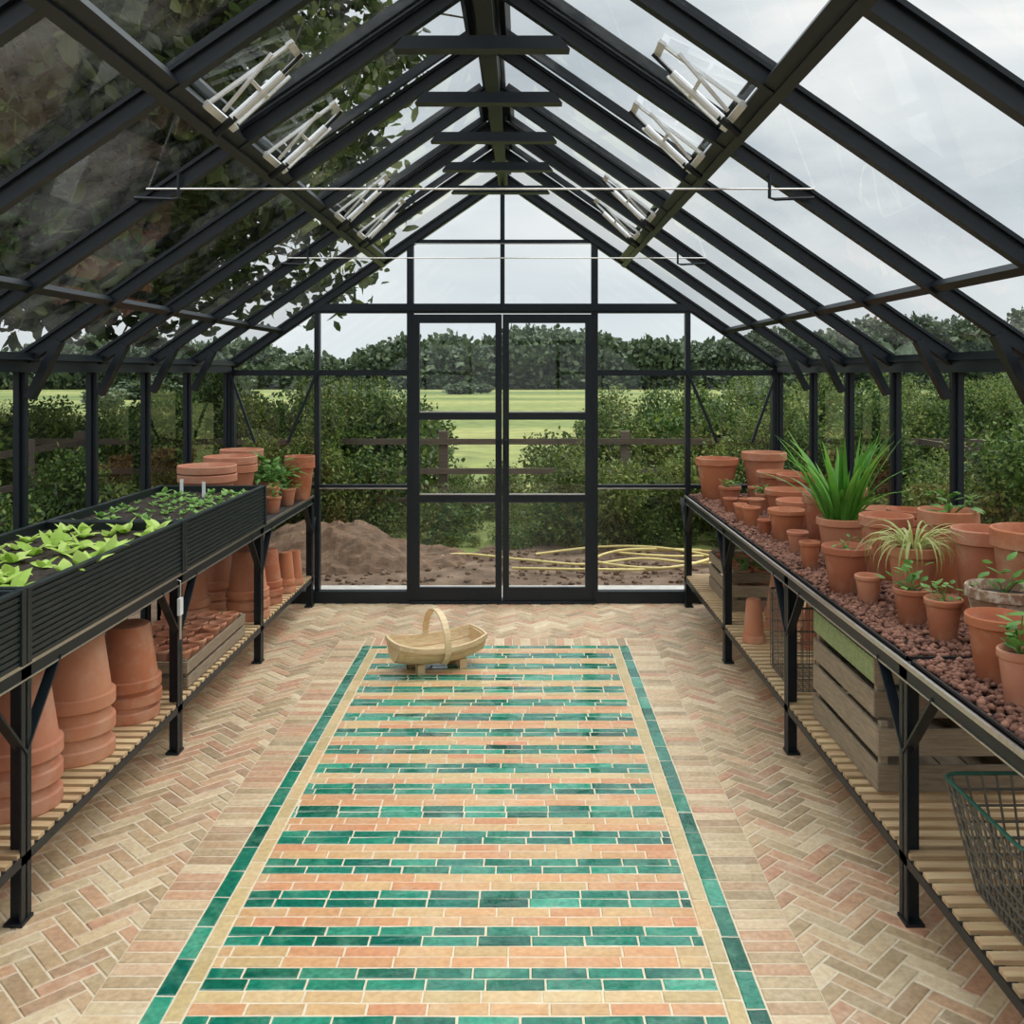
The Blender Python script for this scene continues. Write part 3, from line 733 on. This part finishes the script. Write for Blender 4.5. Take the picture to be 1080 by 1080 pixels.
def leafmesh(name,n,rad,size,mat_,asp=.55,hollow=.3):
    d=np.random.randn(n,3); d/=np.linalg.norm(d,axis=1)[:,None]
    r=(hollow+(1-hollow)*np.random.rand(n)**.6)*(1+.22*np.sin(d[:,0]*5+1)*np.cos(d[:,1]*4+d[:,2]*5))
    c=d*r[:,None]*np.array(rad)
    a=np.random.randn(n,3)+d*.5; a[:,2]-=.25; a/=np.linalg.norm(a,axis=1)[:,None]
    b=np.cross(a,np.random.randn(n,3)); b/=np.linalg.norm(b,axis=1)[:,None]
    nn=np.cross(a,b)
    s=(size*(.6+.8*np.random.rand(n)))[:,None]
    V=np.stack([c,c+a*s*.35+b*s*asp*.5+nn*s*.08,c+a*s*.75+b*s*asp*.38+nn*s*.05,c+a*s,c+a*s*.75-b*s*asp*.38+nn*s*.05,c+a*s*.35-b*s*asp*.5+nn*s*.08],1)
    base=(np.arange(n)*6)[:,None]
    F=np.concatenate([base+[[0,1,2,3]],base+[[0,3,4,5]]],0)
    me=bpy.data.meshes.new(name); me.from_pydata(V.reshape(-1,3).tolist(),[],F.tolist()); me.materials.append(mat_); me.update(); return me
HM=[leafmesh('hedge_leaves_%d'%i,1000,(.55,.5,.5),.08,L_HEDGE if i<2 else L_HEDGE2,.55,.15) for i in range(3)]
HM.append(leafmesh('hedge_leaves_small',1600,(.55,.5,.5),.055,L_HEDGE2,.4,.15))
def rr3(): return (random.uniform(-.5,.5),random.uniform(-.5,.5),rnd()*6.28)
def hed(e,x,y,z,s): inst('foliage',random.choice(HM),(x,y,z),rr3(),(s,s*random.uniform(.8,1.1),s),e)
e=empty('hedge')
def hprof(x):
    if x<-4.2: return 1.25
    if x<-1.25: return 1.55+.12*math.sin(x*5)
    if x<-.05: return .52
    if x<.35: return .85
    if x<.95: return 1.38
    if x<2.2: return 1.42+.1*math.sin(x*4)
    return 1.6
def column(e,x,y,top):
    z=.2
    while z<top-.55:
        hed(e,x+random.uniform(-.15,.15),y+random.uniform(-.2,.2),z,random.uniform(.75,1.0)); z+=.45
    s=random.uniform(.4,.62)
    if top<.7: s*=.7
    hed(e,x+random.uniform(-.1,.1),y+random.uniform(-.2,.2),top-.5*s,s)
    s=random.uniform(.5,.7); hed(e,x+random.uniform(-.3,.3),y+random.uniform(-.2,.2),max(.05,top-.2-.5*s),s)
for row,y in enumerate((9.9,10.6,11.3)):
    x=-9.0
    while x<9.5:
        column(e,x,y,hprof(x)+random.uniform(-.22,.10)); x+=.55
e=empty('hedge')
y=2.0
while y<9.6:
    for dx in (0,.7): column(e,4.5+dx+random.uniform(-.1,.1),y,1.55+random.uniform(-.2,.1))
    y+=.6
e=empty('hedge'); y=2.0
while y<9.6:
    t=.95+.35*max(0,math.sin(y*1.7))
    for dx in (0,.7): column(e,-5.0-dx+random.uniform(-.1,.1),y,t+random.uniform(-.15,.1))
    y+=.6
e=empty('bramble_bush')
for (cx_,cy_,h_,w_) in ((-1.75,9.0,1.35,.55),(-2.7,9.1,1.1,.5),(-3.4,9.0,1.45,.5),(.75,9.05,1.0,.45),(.35,9.1,.6,.35),(2.4,9.0,1.35,.6),(3.2,8.9,1.5,.6),(1.55,9.1,.75,.4),(-.9,9.1,.5,.3),
                        (3.3,7.4,1.1,.4),(3.4,6.2,1.35,.45),(3.3,5.0,.9,.4),(-3.7,7.8,1.0,.4),(-3.8,6.6,.7,.4),(-3.6,5.6,.95,.4)):
    for i in range(int(7*h_*w_/.3)):
        z=rnd()*h_; s=random.uniform(.35,.6)
        hed(e,cx_+random.uniform(-1,1)*w_*(1-.4*z/h_),cy_+random.uniform(-.2,.2),max(.1,z-.3*s),s)
e=empty('weed_patch')
for i in range(70):
    x=random.uniform(-4,5);y=random.uniform(8.75,9.2); s=random.uniform(.12,.36); inst('foliage',random.choice(HM),(x,y,.03),rr3(),(s,s,s*.7),e)
for i in range(70):
    sd=random.choice((-1,1)); x=random.uniform(2.4,3.7) if sd>0 else random.uniform(-4.1,-2.8); s=random.uniform(.2,.6); inst('foliage',random.choice(HM),(x,random.uniform(3,8.6),.08),rr3(),(s,s,s*.7),e)
# big tree on the left
e=empty('oak_tree'); f=MB()
T0=Vector((-7.0,11.6,0))
f.tube([T0,T0+Vector((.1,0,1.5)),T0+Vector((.3,-.2,3)),T0+Vector((.2,-.4,5)),T0+Vector((.3,-.5,8.5))],[.42,.33,.28,.2,.08],0,10)
TM=[leafmesh('tree_leaves_%d'%i,120,(.75,.75,.5),.19,L_TREE,.55,.0) for i in range(4)]
random.seed(21)
for i in range(40):
    h=random.uniform(2.4,8.4); a=random.uniform(-2.2,.4); L=random.uniform(2.8,6.3)*(1-.05*abs(h-5.5))
    p=T0+Vector((.25,-.3,h)); pts=[p];d=Vector((math.cos(a),math.sin(a),.20))
    for k in range(6):
        p=p+d*(L/6); d=(d+Vector((random.uniform(-.2,.2),random.uniform(-.2,.2),-.05+random.uniform(-.12,.1)))); pts.append(p.copy())
    ok=all(not(q.x>XL-.5 and q.y<DF+.4 and q.z<3.6) for q in pts)
    if ok: f.tube(pts,[.07*(1-k/6.5) for k in range(7)],0,6)
    for k in range(2,7):
        for q in range(3 if k<5 else 2):
            c=pts[k]+Vector((random.uniform(-.7,.7),random.uniform(-.7,.7),random.uniform(-.5,.5)))
            if c.z<2.2: continue
            if c.x>-3.0 and c.z<4.0 and c.y<7.6: continue
            if c.x>-1.6: continue
            inst('foliage',random.choice(TM),c,(random.uniform(-.4,.4),random.uniform(-.4,.4),rnd()*6.28),(1,)*3,e)
f.obj('trunk_and_branches',[M_BARK],parent=e,smooth=True)
# distant trees
FM=[leafmesh('far_leaves_%d'%i,1300,(3,3,2.6),.7,L_FAR,.7,.35) for i in range(3)]
bm=bmesh.new(); bmesh.ops.create_icosphere(bm,subdivisions=3,radius=1)
for v in bm.verts: v.co*=1+.12*math.sin(v.co.x*6)*math.cos(v.co.y*5+v.co.z*4)
cm=bpy.data.meshes.new('crown_core'); bm.to_mesh(cm); bm.free(); cm.materials.append(L_FAR)
e=empty('distant_woodland')
def fartop(b):
    return 3.3+.8*math.sin(b*14+1)+.5*math.sin(b*37)+(1.5 if b>.25 else 0)-(1.2 if b<-.17 else 0)
for row,(D,add) in enumerate(((100,0),(112,.9))):
    x=-95
    while x<100:
        t=fartop(x/D)+1.6+add+random.uniform(-.8,.6)
        s=random.uniform(.6,1.0)
        inst('foliage',random.choice(FM),(x,D+random.uniform(-3,3),max(1.0,t-2.5*s)),(0,0,rnd()*6.28),(s,s,s),e)
        inst('crown',cm,(x,D+1,max(1,t-3.0)/2),(0,0,rnd()*6),(2.6,2.2,max(1,t-3.0)/2+.8),e)
        inst('foliage',random.choice(FM),(x+1,D-1,.9),(0,0,rnd()*6.28),(.9,.9,.55),e)
        x+=random.uniform(2.2,3.6)
e=empty('field_shrub')
for (x,y,s) in ((-5,75,.32),(-3.4,76,.22),(-24,60,.5),(14,55,.45),(-13,62,.3),(-20,45,.3),(26,50,.5)):
    inst('foliage',FM[0],(x,y,.4),(0,0,rnd()*6),(s*1.4,s,s*.6),e)

# ---------------------------------------------------------------- world
w=bpy.data.worlds.new('overcast_sky'); S.world=w; w.use_nodes=True; nt=w.node_tree; nt.nodes.clear()
o=N(nt,'ShaderNodeOutputWorld'); bg=N(nt,'ShaderNodeBackground'); nt.links.new(bg.outputs[0],o.inputs[0])
tc=N(nt,'ShaderNodeTexCoord'); sp=N(nt,'ShaderNodeSeparateXYZ'); nt.links.new(tc.outputs['Generated'],sp.inputs[0])
mp=N(nt,'ShaderNodeMapping'); mp.inputs['Scale'].default_value=(1.5,1.5,5.0); nt.links.new(tc.outputs['Generated'],mp.inputs[0])
n1=N(nt,'ShaderNodeTexNoise'); n1.inputs['Scale'].default_value=1.8; n1.inputs['Detail'].default_value=7; n1.inputs['Distortion'].default_value=.4
nt.links.new(mp.outputs[0],n1.inputs['Vector'])
cl=ramp(nt,n1.outputs['Fac'],[(.34,(.58,.65,.71)),(.5,(.80,.85,.88)),(.64,(1.0,1.0,1.0))])
hz=N(nt,'ShaderNodeMapRange'); hz.inputs[1].default_value=0; hz.inputs[2].default_value=.2; nt.links.new(sp.outputs['Z'],hz.inputs[0])
c=mixc(nt,hz.outputs[0],(.82,.88,.91),cl)
zb=N(nt,'ShaderNodeMapRange'); zb.inputs[1].default_value=.38; zb.inputs[2].default_value=1.0; zb.inputs[3].default_value=1.0; zb.inputs[4].default_value=3.4
nt.links.new(sp.outputs['Z'],zb.inputs[0])
nt.links.new(c,bg.inputs[0]); nt.links.new(zb.outputs[0],bg.inputs[1])
l=bpy.data.lights.new('sun','SUN'); l.energy=1.9; l.angle=math.radians(45); l.color=(1,.98,.94)
so=bpy.data.objects.new('sun_through_cloud',l); COL.objects.link(so); so.rotation_euler=(math.radians(-22),math.radians(24),0); so.location=(0,0,12)

# ---------------------------------------------------------------- camera
cd=bpy.data.cameras.new('camera'); cd.sensor_width=36; cd.lens=33.333; cd.shift_x=-13/1080; cd.shift_y=-146/1080; cd.clip_end=1500; cd.clip_start=.05
co=bpy.data.objects.new('camera',cd); COL.objects.link(co); co.location=(0,0,1.6); co.rotation_euler=(math.radians(90),0,0)
S.camera=co
